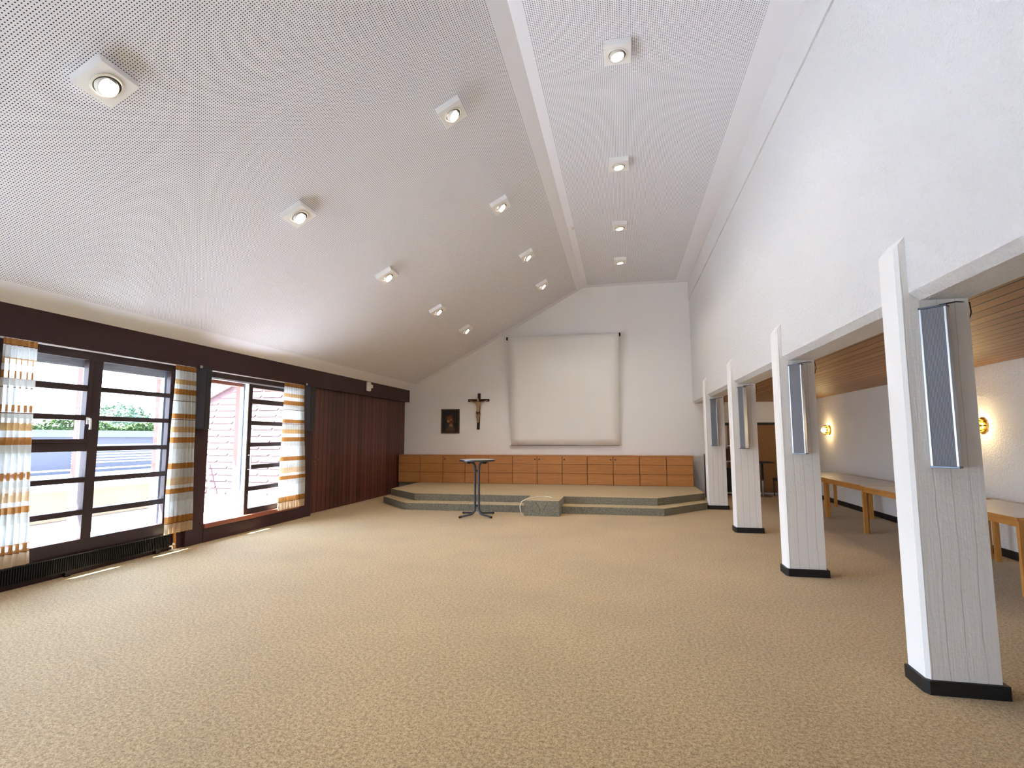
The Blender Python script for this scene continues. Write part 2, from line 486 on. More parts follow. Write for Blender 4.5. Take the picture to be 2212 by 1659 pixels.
# back wall (gable end) with return into the aisle
struct(MB().prism([(-6.3, 0), (2.15, 0), (2.15, ZF + 0.2), (-0.96, ZF + 0.2), (-6.3, zs(-6.3) + 0.2)], 'y', YB, YA + 0.2).build('wall_back', M['plaster_fine']))
# right wall above the pillars, its lower edge splayed
struct(MB().prism([(XR, ZF + 0.1), (XR, 2.395), (1.84, 2.345), (2.10, 2.345), (2.10, ZF + 0.1)], 'y', YF, YB).build('wall_right', M['plaster_wall']))
struct(MB().box(XR - 0.018, XR + 0.01, YF, YB - 0.02, 5.06, ZF).build('trim_1', M['plaster_wall']))
# aisle
struct(MB().box(XO, XO + 0.2, YF, YA + 0.2, 0, 2.7).build('wall_aisle', M['plaster']))
struct(MB().box(2.15, XO, YA, YA + 0.2, 0, 2.7).build('wall_end', M['plaster_fine']))
struct(MB().box(2.10, XO + 0.1, YF, YA + 0.1, 2.42, 2.6).build('ceiling_aisle', M['boards']))
struct(MB().box(XO - 0.02, XO, YF, YA, 0, 0.1).build('baseboard_right', M['black_skirting'], bevel=0.003))
# solid front wall behind the viewer
struct(MB().prism([(-6.3, 0), (XO + 0.2, 0), (XO + 0.2, 2.7), (2.1, 2.7), (2.1, ZF + 0.1), (-0.96, ZF + 0.1), (-6.3, zs(-6.3) + 0.1)], 'y', YF - 0.2, YF).build('wall_front', M['plaster_fine']))

# left wall: dark beam, posts, windows
LX = -5.95
struct(MB().prism([(-6.3, 2.5), (LX, 2.5), (LX, 2.84), (-6.25, 2.84 - 0.3 * SL)], 'y', YF, YB).build('trim_2', M['maroon']))
for k, (y0, y1, z0) in enumerate(((6.40, 6.72, 0.0), (9.0, 9.42, 0.0), (3.70, 3.97, 0.0), (1.20, 1.47, 0.0), (-1.30, -1.03, 0.0), (YF, -3.4, 0.0))):
    struct(MB().box(-6.2, LX, y0, y1, z0, 2.5).build('trim_%d' % (k + 3), M['maroon'], bevel=0.004))
# low wall under the windows
for (y0, y1) in ((3.97, 6.40), (1.47, 3.70), (-1.03, 1.20), (-3.4, -1.30)):
    struct(MB().box(-6.2, -6.0, y0, y1, 0, 0.237).build('wall_left', M['maroon']))
struct(MB().box(-6.2, LX + 0.004, 6.72, 9.0, 0, 0.17).build('wall_left', M['maroon']))

def window(idx, y0, y1, lean=True):
    """two-light window with horizontal glazing bars; left light has an opening upper sash"""
    w = struct(thing('window_%d' % idx, (-6.03, (y0 + y1) / 2, 0.24)))
    xi, xo = -6.0, -6.07
    ym = y0 + 1.06
    fr = MB()
    fr.box(xo, xi, y0, y1, 2.40, 2.5); fr.box(xo, xi, y0, y1, 0.237, 0.372); fr.box(xo, xi, y0, y0 + 0.04, 0.372, 2.40); fr.box(xo, xi, y1 - 0.04, y1, 0.372, 2.40)
    fr.build('window_frame', M['frame_dark'], w, bevel=0.004)
    MB().box(-6.09, xi + 0.004, ym - 0.06, ym + 0.06, 0.372, 2.40).build('mullion', M['frame_dark'], w, bevel=0.004)
    ya, yb = y0 + 0.04, ym - 0.06
    MB().box(xo, xi, ya, yb, 1.353, 1.45).build('transom', M['frame_dark'], w, bevel=0.004)
    s = MB(); s.box(xo + 0.01, xi + 0.012, yb - 0.055, yb, 1.45, 2.40); s.box(xo + 0.01, xi + 0.012, ya, yb - 0.055, 1.45, 1.493); s.box(xo + 0.01, xi + 0.012, ya, ya + 0.05, 1.493, 2.40)
    sash = s.build('sash', M['frame_dark'], w, bevel=0.004)
    hd = MB(); yh = yb - 0.03
    hd.box(xi + 0.012, xi + 0.022, yh - 0.016, yh + 0.016, 1.66, 1.74)
    hd.tube([(xi + 0.02, yh, 1.72), (xi + 0.055, yh, 1.72), (xi + 0.06, yh, 1.70), (xi + 0.06, yh, 1.60)], [0.011, 0.011, 0.011, 0.013])
    hd.build('handle', M['alu_white'], sash, smooth=True)
    for z0, z1 in ((2.035, 2.105), (1.705, 1.764)):
        MB().box(xo + 0.012, xi + 0.006, ya + 0.05, yb - 0.055, z0, z1).build('glazing_bar', M['frame_dark'], sash, bevel=0.003)
    for z0, z1 in ((1.004, 1.062), (0.64, 0.70)):
        MB().box(xo + 0.005, xi, ya, yb, z0, z1).build('glazing_bar', M['frame_dark'], w, bevel=0.003)
    yc, yd = ym + 0.06, y1 - 0.04
    for z0, z1 in ((2.043, 2.10), (1.704, 1.761), (1.351, 1.409), (0.998, 1.06), (0.634, 0.70)):
        MB().box(xo + 0.005, xi, yc, yd, z0, z1).build('glazing_bar', M['frame_dark'], w, bevel=0.003)
    MB().box(-6.042, -6.036, ya, yb, 0.372, 1.353).build('pane', M['glass'], w)
    MB().box(-6.042, -6.036, ya + 0.05, yb - 0.055, 1.493, 2.40).build('pane', M['glass'], w)
    MB().box(-6.042, -6.036, yc, yd, 0.372, 2.40).build('pane', M['glass'], w)
    # outside: shutter box, guides and reveal boards
    sb_ = MB()
    for k in range(3): sb_.box(-6.15 + 0.004 * k, -6.10, y0 + 0.02, y1 - 0.02, 2.315 + 0.03 * k, 2.343 + 0.03 * k)
    sb_.box(-6.2, -6.07, y0, y1, 2.405, 2.5)
    sb_.build('shutter_box', M['shutter'], w)
    for (g0, g1) in ((ym - 0.05, ym + 0.05), (y1 - 0.05, y1 + 0.0), (y0, y0 + 0.05)):
        MB().box(-6.15, -6.092, g0, g1, 0.372, 2.40).build('shutter_guide', M['guide'], w)
        MB().box(-6.22, -6.152, g0 + 0.002, g1 - 0.002, 0.372, 2.40).build('reveal_board', M['reveal_wood'], w)
    MB().box(-6.3, -6.07, y0, y1, 0.30, 0.33).build('outer_sill', M['alu_white'], w)
    return w
window(1, 3.97, 6.10)
struct(MB().box(-6.2, -6.0, 6.10, 6.40, 0.237, 2.5).build('wall_left', M['maroon']))
window(2, 1.47, 3.70); window(3, -1.03, 1.20); window(4, -3.4, -1.30)  # unseen windows out of view, added to light the room with daylight

# sliding door (open on its left)
d = struct(thing('door_1', (-6.03, 7.86, 0.17)))
f = MB(); f.box(-6.09, -5.985, 6.72, 9.0, 2.41, 2.5); f.box(-6.09, -5.985, 6.72, 6.745, 0.27, 2.41); f.box(-6.09, -5.985, 8.94, 9.0, 0.27, 2.41)
f.build('door_frame', M['frame_dark'], d, bevel=0.004)
MB().box(-6.2, LX + 0.03, 6.72, 9.0, 0.20, 0.268).build('door_sill', M['red_wood'], d, bevel=0.008)
MB().box(-6.2, LX + 0.004, 6.72, 9.0, 0.17, 0.20).build('sill_board', M['frame_dark'], d)
tr_ = MB(); tr_.box(-6.07, -5.99, 6.745, 8.94, 2.385, 2.41); tr_.build('upper_track', M['alu'], d)
lf = MB(); xi, xo = -5.992, -6.05
lf.box(xo, xi, 7.605, 7.69, 0.27, 2.385); lf.box(xo, xi, 8.86, 8.94, 0.27, 2.385); lf.box(xo, xi, 7.69, 8.86, 2.33, 2.385); lf.box(xo, xi, 7.69, 8.86, 0.27, 0.355)
leaf = lf.build('door_leaf', M['frame_dark'], d, bevel=0.004)
for z0, z1 in ((2.066, 2.146), (1.71, 1.779), (1.355, 1.424), (0.99, 1.058), (0.637, 0.705)):
    MB().box(xo, xi + 0.003, 7.69, 8.86, z0, z1).build('glazing_bar', M['frame_dark'], leaf, bevel=0.003)
MB().box(-6.024, -6.018, 7.69, 8.86, 0.355, 2.33).build('pane', M['glass'], leaf)
MB().box(-6.055, -5.995, 7.585, 7.605, 0.27, 2.385).build('edge_strip', M['alu_white'], leaf)
h = MB(); h.tube([(-5.99, 7.645, 1.22), (-5.94, 7.645, 1.22), (-5.94, 7.645, 0.99), (-5.99, 7.645, 0.99)], 0.011)
h.build('door_handle', M['alu_white'], leaf, smooth=True)
MB().box(-6.16, -6.095, 7.6, 7.68, 0.268, 2.41).build('shutter_guide', M['guide'], d)
MB().box(-6.24, -6.162, 7.602, 7.678, 0.268, 2.41).build('reveal_board', M['reveal_wood'], d)
MB().box(-6.16, -6.1, 6.72, 6.76, 0.268, 2.41).build('shutter_guide', M['guide'], d)
hb = MB(); hb.box(-6.2, -6.1, 6.72, 9.0, 2.335, 2.41); hb.build('head_board', M['red_wood'], d)

# dark plank cladding with a flush door, towards the stage
d2 = struct(thing('door_2', (-6.08, 10.8, 0)))
MB().box(-6.14, -6.08, 9.52, 12.14, 0.01, 2.5).build('plank_panel', M['planks_dark'], d2)
h = MB(); h.box(-6.08, -6.072, 9.70, 9.73, 0.95, 1.15); h.tube([(-6.076, 9.715, 1.06), (-6.03, 9.715, 1.06), (-6.03, 9.80, 1.06)], 0.009)
h.build('door_handle', M['gold'], d2, smooth=True)
MB().lathe([(0.0001, 0.0), (0.014, 0.0), (0.014, 0.008), (0.0001, 0.01)], 14, Matrix.Translation((-6.08, 9.66, 1.02)) @ Matrix.Rotation(math.pi / 2, 4, 'Y')).build('lock', M['brass'], d2)
struct(MB().box(-6.15, -6.09, 12.14, YB, 0.0, 2.5).build('wall_left', M['planks_dark']))
struct(MB().box(-6.2, -6.1, 9.42, 9.52, 0, 2.5).build('wall_left', M['black_skirting']))
struct(MB().box(-6.3, -6.2, 9.0, YB, 0, 2.6).build('wall_left', M['black_skirting']))

# ================================================================== pillars
def make_pillar():
    root = thing('concrete_pillar', (1.91, 3.69, 0), '', 'pillar', 'white pillars along the right side')
    y0, y1 = 3.69, 3.905
    c = 0.02
    sh_ = MB().prism([(1.72, y0 + c), (1.72 + c, y0), (2.10, y0), (2.10, y1), (1.72, y1)], 'z', 0.0, 2.40)
    sh_.mi[2] = sh_.mi[6] = 1                              # the room side and its arris are smooth painted
    sh_.build('shaft', [M['concrete'], M['pillar_paint']], root)
    # the narrow part standing proud of the wall carries on above the lintel, chamfered at its top
    pp_ = MB().prism([(1.72, y0 + c), (1.72 + c, y0), (1.781, y0), (1.781, y1), (1.72, y1)], 'z', 2.40, 2.70)
    for q in pp_.v[5:]: q.z = 2.69 + (q.x - 1.72) / 0.061 * 0.075
    pp_.mi[3] = 1
    pp_.build('pilaster', [M['pillar_paint'], M['concrete']], root)
    s = MB(); s.prism([(1.70, y0 - 0.005 + 0.02), (1.722, y0 - 0.02), (2.13, y0 - 0.02), (2.13, y1 + 0.01), (1.70, y1 + 0.01)], 'z', 0, 0.08)
    s.build('skirting', M['black_skirting'], root, bevel=0.004)
    return root
PY = [3.69, 6.38, 9.05, 11.80]
pl = make_pillar()
pill_lab = ['white board-marked concrete pillar nearest the viewer, at the right edge', 'second white concrete pillar from the viewer, beside the aisle tables',
            'third white concrete pillar from the viewer, before the stacked tables', 'farthest white concrete pillar, touching the right end of the stage steps']
pl['label'] = pill_lab[0]
for y, lb in zip(PY[1:], pill_lab[1:]): dup(pl, (1.91, y, 0), None, lb)

# column loudspeakers on the pillars
def column_speaker(cx_, cy_, deg, ypil, label):
    root = thing('column_speaker', (cx_, cy_, 1.8), label, 'loudspeaker', 'column loudspeakers on the white pillars')
    th = math.radians(deg)
    L = Matrix.Translation((cx_, cy_, 1.8))
    Ri = Matrix.Rotation(th, 4, 'Z')                      # undoes the swivel for pieces given in world space
    Wd = lambda p: L @ Ri @ (Vector(p) - Vector((cx_, cy_, 1.8)))
    B = lambda b, *q: b.box(*q, mat=L)
    w, d, h = 0.068, 0.062, 0.489
    m = MB(); B(m, -w + 0.006, w - 0.006, 0.010, d, -h + 0.012, h - 0.012); m.build('cabinet', M['black_plastic'], root)
    m = MB(); B(m, -w + 0.012, w - 0.012, 0.003, 0.010, -h + 0.012, h - 0.012); m.build('grille', M['grille'], root)
    for a0, a1 in ((-w, -w + 0.012), (w - 0.012, w)):
        m = MB(); B(m, a0, a1, 0.0, d - 0.006, -h + 0.010, h - 0.010); m.build('side_rail', M['alu'], root, bevel=0.002)
    for z0, z1 in ((h - 0.012, h), (-h, -h + 0.012)):
        m = MB(); B(m, -w - 0.003, w + 0.003, -0.003, d, z0, z1); m.build('end_cap', M['dark_steel'], root, bevel=0.002)
    bx, by = cx_ + d * 0.8 * math.sin(th), cy_ + d * 0.8 * math.cos(th)
    for z in (1.42, 2.18):
        MB().tube([Wd((bx, by, z)), Wd((bx + 0.015, ypil + 0.002, z))], 0.012, 8).build('bracket', M['black_metal'], root)
    MB().tube([Wd(p) for p in ((bx, by, 2.285), (cx_ + 0.08, ypil - 0.008, 2.31), (cx_ + 0.17, ypil - 0.006, 2.325), (2.112, ypil + 0.01, 2.32), (2.128, ypil + 0.03, 2.26), (2.118, ypil + 0.06, 2.19), (2.104, ypil + 0.08, 2.17))], 0.004, 6).build('cable', M['black_plastic'], root)
    root.rotation_euler = (0, 0, -th)
    return root
for q in ((1.8625, 3.615, 42, PY[0], 'grey column loudspeaker with silver rails on the nearest pillar'), (1.86, 6.258, 40, PY[1], 'grey column loudspeaker with silver rails on the second pillar'),
          (1.845, 8.93, 62, PY[2], 'grey column loudspeaker swivelled furthest, on the third pillar'), (1.875, 11.70, 14, PY[3], 'dark-fronted column loudspeaker on the farthest pillar beside the stage')):
    column_speaker(*q)

# ================================================================== downlights
def make_downlight(tilt, axis='Y', aim=0.0):
    root = thing('downlight', (0, 0, 0), '', 'ceiling light', 'square white downlights on the ceiling')
    MB().box(-0.14, 0.14, -0.15, 0.15, -0.07, 0.0).build('housing', M['white_paint'], root, bevel=0.003)
    MB().lathe([(0.088, -0.072), (0.108, -0.072), (0.108, -0.077), (0.100, -0.080), (0.088, -0.078)], 36, None, 0, True).build('trim_ring', M['white_plastic'], root, smooth=True)
    MB().lathe([(0.0001, -0.0715), (0.088, -0.0715), (0.088, -0.0735), (0.0001, -0.0735)], 32).build('dark_gap_disc', M['black_plastic'], root)  # flat black disc for the shaded gap round the lamp; no hollow is cut
    R = Matrix.Translation((0, 0, -0.078)) @ Matrix.Rotation(tilt, 4, axis)
    g = MB().lathe([(0.066, -0.02), (0.072, -0.016), (0.080, 0.012), (0.066, 0.012)], 32, R, 0, True).build('gimbal', M['white_plastic'], root, smooth=True)
    MB().lathe([(0.0001, -0.018), (0.045, -0.017), (0.066, -0.013), (0.066, 0.01), (0.0001, 0.01)], 28, R).build('lens', M['bulb'], g)
    ld_ = bpy.data.lights.new('spot', 'SPOT'); ld_.energy = SPOT; ld_.color = (1.0, 0.9, 0.78); ld_.spot_size = math.radians(125); ld_.spot_blend = 0.7; ld_.shadow_soft_size = 0.05
    lo = bpy.data.objects.new('spot_beam', ld_); COL.objects.link(lo); lo.parent = g; lo.matrix_local = R @ Matrix.Translation((0, 0, -0.03)) @ Matrix.Rotation(aim, 4, 'Y')
    return root
ord_ = ['nearest', 'second', 'third', 'fourth', 'farthest']
p1 = make_downlight(math.radians(-20), 'Y', ANG + math.radians(20))
first = True
nrm = Vector((-SL, 0, 1)).normalized()
for x, ysr, where in ((-3.63, (2.92, 5.26, 7.63, 10.0, 11.98), 'in the lower row on the sloped ceiling'), (-1.785, (5.26, 7.66, 10.0, 12.06), 'in the upper row on the sloped ceiling near the ridge')):
    for k, y in enumerate(ysr):
        nm = ord_[k] if len(ysr) == 5 else ['nearest', 'second', 'third', 'farthest'][k]
        lb = 'lit square white downlight, %s %s' % (nm, where)
        loc = (x - nrm.x * 0.0, y, zs(x))
        if first:
            p1.location = loc; p1.rotation_euler = (0, -ANG, 0); p1['label'] = lb; first = False
        else: dup(p1, loc, (0, -ANG, 0), lb)
p2 = make_downlight(math.radians(-10), 'Y', math.radians(10))
for k, y in enumerate((5.28, 7.62, 9.98, 12.02)):
    lb = 'lit square white downlight, %s in the row on the flat ceiling strip' % ['nearest', 'second', 'third', 'farthest'][k]
    if k == 0: p2.location = (0.035, y, ZF); p2['label'] = lb
    else: dup(p2, (0.035, y, ZF), None, lb)

sm = thing('smoke_detector', (-0.885, 9.97, ZF), 'small round white smoke detector on the ceiling ridge border', 'smoke detector')
T_ = Matrix.Translation((-0.885, 9.97, ZF))
MB().lathe([(0.055, 0.0), (0.055, -0.016), (0.048, -0.02)], 24, T_).build('base_plate', M['white_plastic'], sm, smooth=True)
MB().lathe([(0.046, -0.02), (0.046, -0.034), (0.03, -0.046), (0.0001, -0.048)], 24, T_).build('sensor_cap', M['white_plastic'], sm, smooth=True)

# ================================================================== stage
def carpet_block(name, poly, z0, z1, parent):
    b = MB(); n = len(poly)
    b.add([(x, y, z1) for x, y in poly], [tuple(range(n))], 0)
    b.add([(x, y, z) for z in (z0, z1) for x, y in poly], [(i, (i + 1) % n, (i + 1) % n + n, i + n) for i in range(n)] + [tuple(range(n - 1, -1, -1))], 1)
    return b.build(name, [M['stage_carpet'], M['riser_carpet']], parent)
st = thing('stage', (-1.85, 12.4, 0), 'low two-step carpeted stage platform with chamfered corners along the back wall', 'stage')
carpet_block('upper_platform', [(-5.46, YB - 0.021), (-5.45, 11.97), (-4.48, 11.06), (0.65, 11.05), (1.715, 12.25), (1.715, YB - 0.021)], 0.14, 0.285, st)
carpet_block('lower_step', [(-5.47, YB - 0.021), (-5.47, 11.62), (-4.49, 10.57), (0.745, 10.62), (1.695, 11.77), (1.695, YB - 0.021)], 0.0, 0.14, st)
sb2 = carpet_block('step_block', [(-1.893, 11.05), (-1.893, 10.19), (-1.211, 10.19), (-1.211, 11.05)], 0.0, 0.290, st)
for pts in (((-1.66, 10.187, 0.262), (-1.575, 10.187, 0.115)), ((-1.43, 10.187, 0.262), (-1.505, 10.187, 0.115))):
    MB().tube(pts, 0.004, 6).build('seam', M['black_plastic'], sb2)
cb = MB(); cb.tube([(-1.42, 10.70, 0.297), (-1.48, 10.80, 0.297), (-1.58, 10.86, 0.297), (-1.70, 10.78, 0.297), (-1.82, 10.45, 0.297), (-1.88, 10.22, 0.298), (-1.93, 10.13, 0.27), (-1.955, 10.11, 0.18), (-1.94, 10.12, 0.08), (-1.915, 10.15, 0.012), (-1.90, 10.17, 0.009)], 0.008, 8)
tag(cb.build('power_cable', M['white_plastic'], None, smooth=True), 'white cable looping over the left edge of the carpeted step block', 'cable')

# ================================================================== cabinets along the back wall
CE = [-6.055, -5.421, -4.771, -4.150, -3.505, -2.851, -2.197, -1.544, -0.903, -0.251, 0.400, 1.049, 1.685]
CF, CBk = 13.75, YB - 0.021
Z0, Z1 = 0.286, 1.025
knob = {2: 'l', 3: 'r', 4: 'l', 5: 'r', 6: 'l', 7: 'l', 8: 'r', 9: 'l'}
units = [((0, 1), 'keyless double wooden cabinet at the left end of the back wall row'),
         ((2,), 'single-door wooden cabinet left of the bar table with one keyhole'),
         ((3, 4), 'double wooden cabinet behind the bar table, keyholes at its centre'),
         ((5, 6), 'double wooden cabinet behind the carpeted step block, keyholes at its centre'),
         ((7,), 'single-door wooden cabinet below the right part of the projection screen'),
         ((8, 9), 'double wooden cabinet right of the screen, keyholes at its centre'),
         ((10, 11), 'keyless double wooden cabinet at the right end of the back wall row')]
for idx, lb in units:
    x0, x1 = CE[idx[0]], CE[idx[-1] + 1]
    zb = Z0
    r = thing('cabinet', ((x0 + x1) / 2, 13.97, zb), lb, 'cabinet', 'wooden cabinets along the back wall')
    MB().box(x0 + 0.001, x1 - 0.001, CF + 0.02, CBk, zb, Z1 - 0.02).build('body', M['cabinet_groove'], r)
    for i in idx:
        dx0, dx1 = CE[i] + 0.007, CE[i + 1] - 0.007
        fd = MB()
        cuts = [zb + 0.002, 0.567, 0.799, Z1 - 0.02]
        for k in range(3): fd.box(dx0, dx1, CF, CF + 0.02, cuts[k] + 0.0045, cuts[k + 1] - 0.0045)
        fd.box(dx0 + 0.004, dx1 - 0.004, CF + 0.006, CF + 0.02, cuts[0] + 0.003, cuts[3] - 0.003, 1)
        dr = fd.build('door', [M['cabinet_wood'], M['cabinet_groove']], r)
        if i in knob:
            xk = dx0 + 0.05 if knob[i] == 'l' else dx1 - 0.05
            MB().lathe([(0.0001, -0.006), (0.016, -0.005), (0.018, 0.0), (0.018, 0.004)], 14, Matrix.Translation((xk, CF, 0.925)) @ Matrix.Rotation(-math.pi / 2, 4, 'X') @ Matrix.Diagonal((1, 1, 1, 1))).build('keyhole', M['black_plastic'], dr)
tag(MB().box(CE[0], CE[-1] + 0.003, CF - 0.004, CBk, Z1 - 0.02, Z1 + 0.006).build('worktop', M['cabinet_wood'], None, bevel=0.003), 'long continuous wooden top board over the row of cabinets', 'board')
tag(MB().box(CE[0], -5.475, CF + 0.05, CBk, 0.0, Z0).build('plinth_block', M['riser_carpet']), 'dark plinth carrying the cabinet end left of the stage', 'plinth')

# ================================================================== bar table
bt = thing('bar_table', (-2.76, 9.95, 0), 'round standing bar table with grey top and steel tube legs before the stage', 'table')
B0 = Matrix.Translation((-2.76, 9.95, 0))
tp_ = MB().lathe([(0.0001, 1.045), (0.33, 1.045), (0.338, 1.075), (0.0001, 1.077)], 48, B0).build('tabletop', M['bar_laminate'], bt, smooth=True)
MB().lathe([(0.328, 1.042), (0.345, 1.042), (0.350, 1.055), (0.346, 1.074), (0.338, 1.078)], 48, B0, 0, True).build('edge_band', M['dark_steel'], tp_, smooth=True)
for k in range(4):
    an = math.radians(-35 + 90 * k); cx_, sx2 = math.cos(an), math.sin(an)
    P = lambda r, z: (-2.76 + r * cx_, 9.95 + r * sx2, z)
    pts = [P(0.40, 0.028), P(0.15, 0.048)]
    for j in range(1, 6):
        t = math.radians(90 * j / 6); pts.append(P(0.052 + 0.10 * (1 - math.sin(t)), 0.05 + 0.10 * (1 - math.cos(t))))
    pts += [P(0.052, 0.16), P(0.052, 0.90)]
    for j in range(1, 7):
        t = math.radians(90 * j / 6); pts.append(P(0.052 + 0.10 * (1 - math.cos(t)), 0.90 + 0.125 * math.sin(t)))
    pts.append(P(0.24, 1.028))
    lg = MB().tube(pts, 0.019, 10).build('leg', M['dark_steel'], bt, smooth=True)
    ft = MB().tube([P(0.385, 0.027), P(0.425, 0.024)], 0.0215, 10).build('foot_cap', M['black_plastic'], lg, smooth=True)
    MB().box(-0.03, 0.03, -0.02, 0.02, 1.0, 1.045, 0, Matrix.Translation(P(0.215, 0)) @ Matrix.Rotation(an, 4, 'Z')).build('fold_bracket', M['black_plastic'], lg)
for z in (0.2, 0.86):
    MB().lathe([(0.0001, z - 0.015), (0.038, z - 0.015), (0.038, z + 0.015), (0.0001, z + 0.015)], 14, B0).build('connector', M['black_plastic'], bt)

# ================================================================== projection screen, picture, crucifix
ps = thing('projection_screen', (-1.5, 14.0, 2.7), 'large square pale projection screen hanging tilted on the back wall', 'projection screen')
cv = MB(); NX, NZ = 12, 16
grid = []
for j in range(NZ + 1):
    t = j / NZ
    for i in range(NX + 1):
        s = i / NX
        xl, xr = -3.0 + 0.04 * t, -0.035 - 0.03 * t - 0.018 * math.sin(math.pi * t)
        y = 13.93 + 0.20 * t + 0.02 * math.sin(math.pi * t) + 0.006 * math.sin(s * 5)
        z = 4.19 + (1.285 - 4.19) * t
        grid.append((xl + (xr - xl) * s, y, z))
W = NX + 1
fr4 = [(j * W + i, j * W + i + 1, (j + 1) * W + i + 1, (j + 1) * W + i) for j in range(NZ) for i in range(NX)]
cv.add(grid, fr4)
co_ = cv.build('canvas', M['canvas'], ps, smooth=True)
sd = co_.modifiers.new('thick', 'SOLIDIFY'); sd.thickness = 0.004
MB().tube([(-3.02, 13.965, 4.18), (-0.02, 13.965, 4.18)], 0.028, 12).build('roller', M['canvas'], ps, smooth=True)
for x in (-3.035, -0.015):
    b = MB(); b.box(x - 0.012, x + 0.012, 13.94, YB, 4.165, 4.195); b.box(x - 0.022, x + 0.022, 13.93, 13.99, 4.14, 4.22)
    b.build('bracket', M['black_metal'], ps)
MB().tube([(-3.0, 14.135, 1.285), (-0.06, 14.135, 1.285)], 0.011, 8).build('bottom_bar', M['dark_steel'], ps, smooth=True)
for x in (-2.99, -0.07):
    MB().box(x - 0.02, x + 0.02, 14.12, YB, 1.27, 1.30).build('hook', M['alu_white'], ps, bevel=0.004)

pc = thing('picture', (-4.718, YB, 1.951), 'small dark framed painting with a warm glow left of the crucifix', 'picture')
x0, x1, z0, z1 = -4.985, -4.45, 1.613, 2.29
fm = MB(); wd = 0.055
for q in ((x0, x1, z1 - wd, z1), (x0, x1, z0, z0 + wd), (x0, x0 + wd, z0 + wd, z1 - wd), (x1 - wd, x1, z0 + wd, z1 - wd)): fm.box(q[0], q[1], YB - 0.03, YB, q[2], q[3])
frm = fm.build('frame', M['dark_wood'], pc, bevel=0.005)
gm = MB(); a_, b_ = 0.018, 0.03
for q in ((x0 + a_, x1 - a_, z1 - b_, z1 - a_), (x0 + a_, x1 - a_, z0 + a_, z0 + b_), (x0 + a_, x0 + b_, z0 + b_, z1 - b_), (x1 - b_, x1 - a_, z0 + b_, z1 - b_)): gm.box(q[0], q[1], YB - 0.034, YB - 0.028, q[2], q[3])
gm.build('gilt_line', M['gold'], frm)
cvp = MB(); cvp.box(x0 + wd, x1 - wd, YB - 0.016, YB - 0.004, z0 + wd, z1 - wd)
cvp.build('painting', M['picture'], pc)

cr = thing('crucifix', (-3.893, YB, 2.2), 'dark wooden crucifix with a pale carved figure left of the projection screen', 'crucifix')
MB().box(-3.932, -3.854, YB - 0.035, YB, 1.713, 2.716, 0, Matrix.Translation((-3.893, 0, 2.2)) @ Matrix.Rotation(math.radians(1.5), 4, 'Y') @ Matrix.Translation((3.893, 0, -2.2))).build('upright', M['dark_wood'], cr, bevel=0.004)
MB().box(-4.197, -3.592, YB - 0.034, YB, 2.487, 2.557).build('crossbeam', M['dark_wood'], cr, bevel=0.004)
# figure: one skinned surface, arms along the beam, head bowed, knees slightly bent
yfig = YB - 0.075
J = [((-3.895, yfig, 2.20), 0.042), ((-3.893, yfig - 0.004, 2.30), 0.036), ((-3.893, yfig - 0.006, 2.42), 0.050), ((-3.895, yfig - 0.004, 2.475), 0.022), ((-3.902, yfig - 0.022, 2.545), 0.030), ((-3.903, yfig - 0.024, 2.585), 0.020)]
E_ = [(0, 1), (1, 2), (2, 3), (3, 4), (4, 5)]
def chain(start, pts):
    k = start
    for p, r in pts:
        J.append((p, r)); E_.append((k, len(J) - 1)); k = len(J) - 1
for s in (-1, 1):
    chain(2, [((-3.893 + s * 0.065, yfig, 2.452), 0.021), ((-3.893 + s * 0.15, yfig + 0.012, 2.478), 0.015), ((-3.893 + s * 0.235, yfig + 0.024, 2.515), 0.011), ((-3.893 + s * 0.265, yfig + 0.03, 2.53), 0.011)])
    chain(0, [((-3.893 + s * 0.026, yfig - 0.004, 2.16), 0.030), ((-3.90 + s * 0.024, yfig - 0.03, 2.07), 0.024), ((-3.902 + s * 0.019, yfig - 0.006, 1.99), 0.018), ((-3.90 + s * 0.014, yfig + 0.012, 1.935), 0.012), ((-3.90 + s * 0.012, yfig - 0.006, 1.90), 0.011)])
me = bpy.data.meshes.new('figure')
me.from_pydata([tuple(Vector(p) - Vector((-3.893, YB, 2.2))) for p, r in J], E_, [])
fg = bpy.data.objects.new('figure', me); COL.objects.link(fg); fg.parent = cr
me.materials.append(M['carved'])
sk = fg.modifiers.new('skin', 'SKIN')
for v_, (p, r) in zip(me.skin_vertices[0].data, J): v_.radius = (r * 1.2, r)
me.skin_vertices[0].data[0].use_root = True
fg.modifiers.new('sub', 'SUBSURF').levels = 2
fg.modifiers['sub'].render_levels = 2
lc = MB(); lc.lathe([(0.046, 2.115), (0.058, 2.14), (0.058, 2.19), (0.050, 2.225), (0.044, 2.225), (0.044, 2.115)], 20, Matrix.Translation((-3.895, yfig, 0)) @ Matrix.Diagonal((1.05, 0.8, 1, 1)), 0, True)
lc.tube([(-3.85, yfig - 0.02, 2.20), (-3.838, yfig - 0.02, 2.15), (-3.842, yfig - 0.01, 2.08)], [0.014, 0.016, 0.006], 8)
lc.build('loincloth', M['carved_dark'], cr, smooth=True)

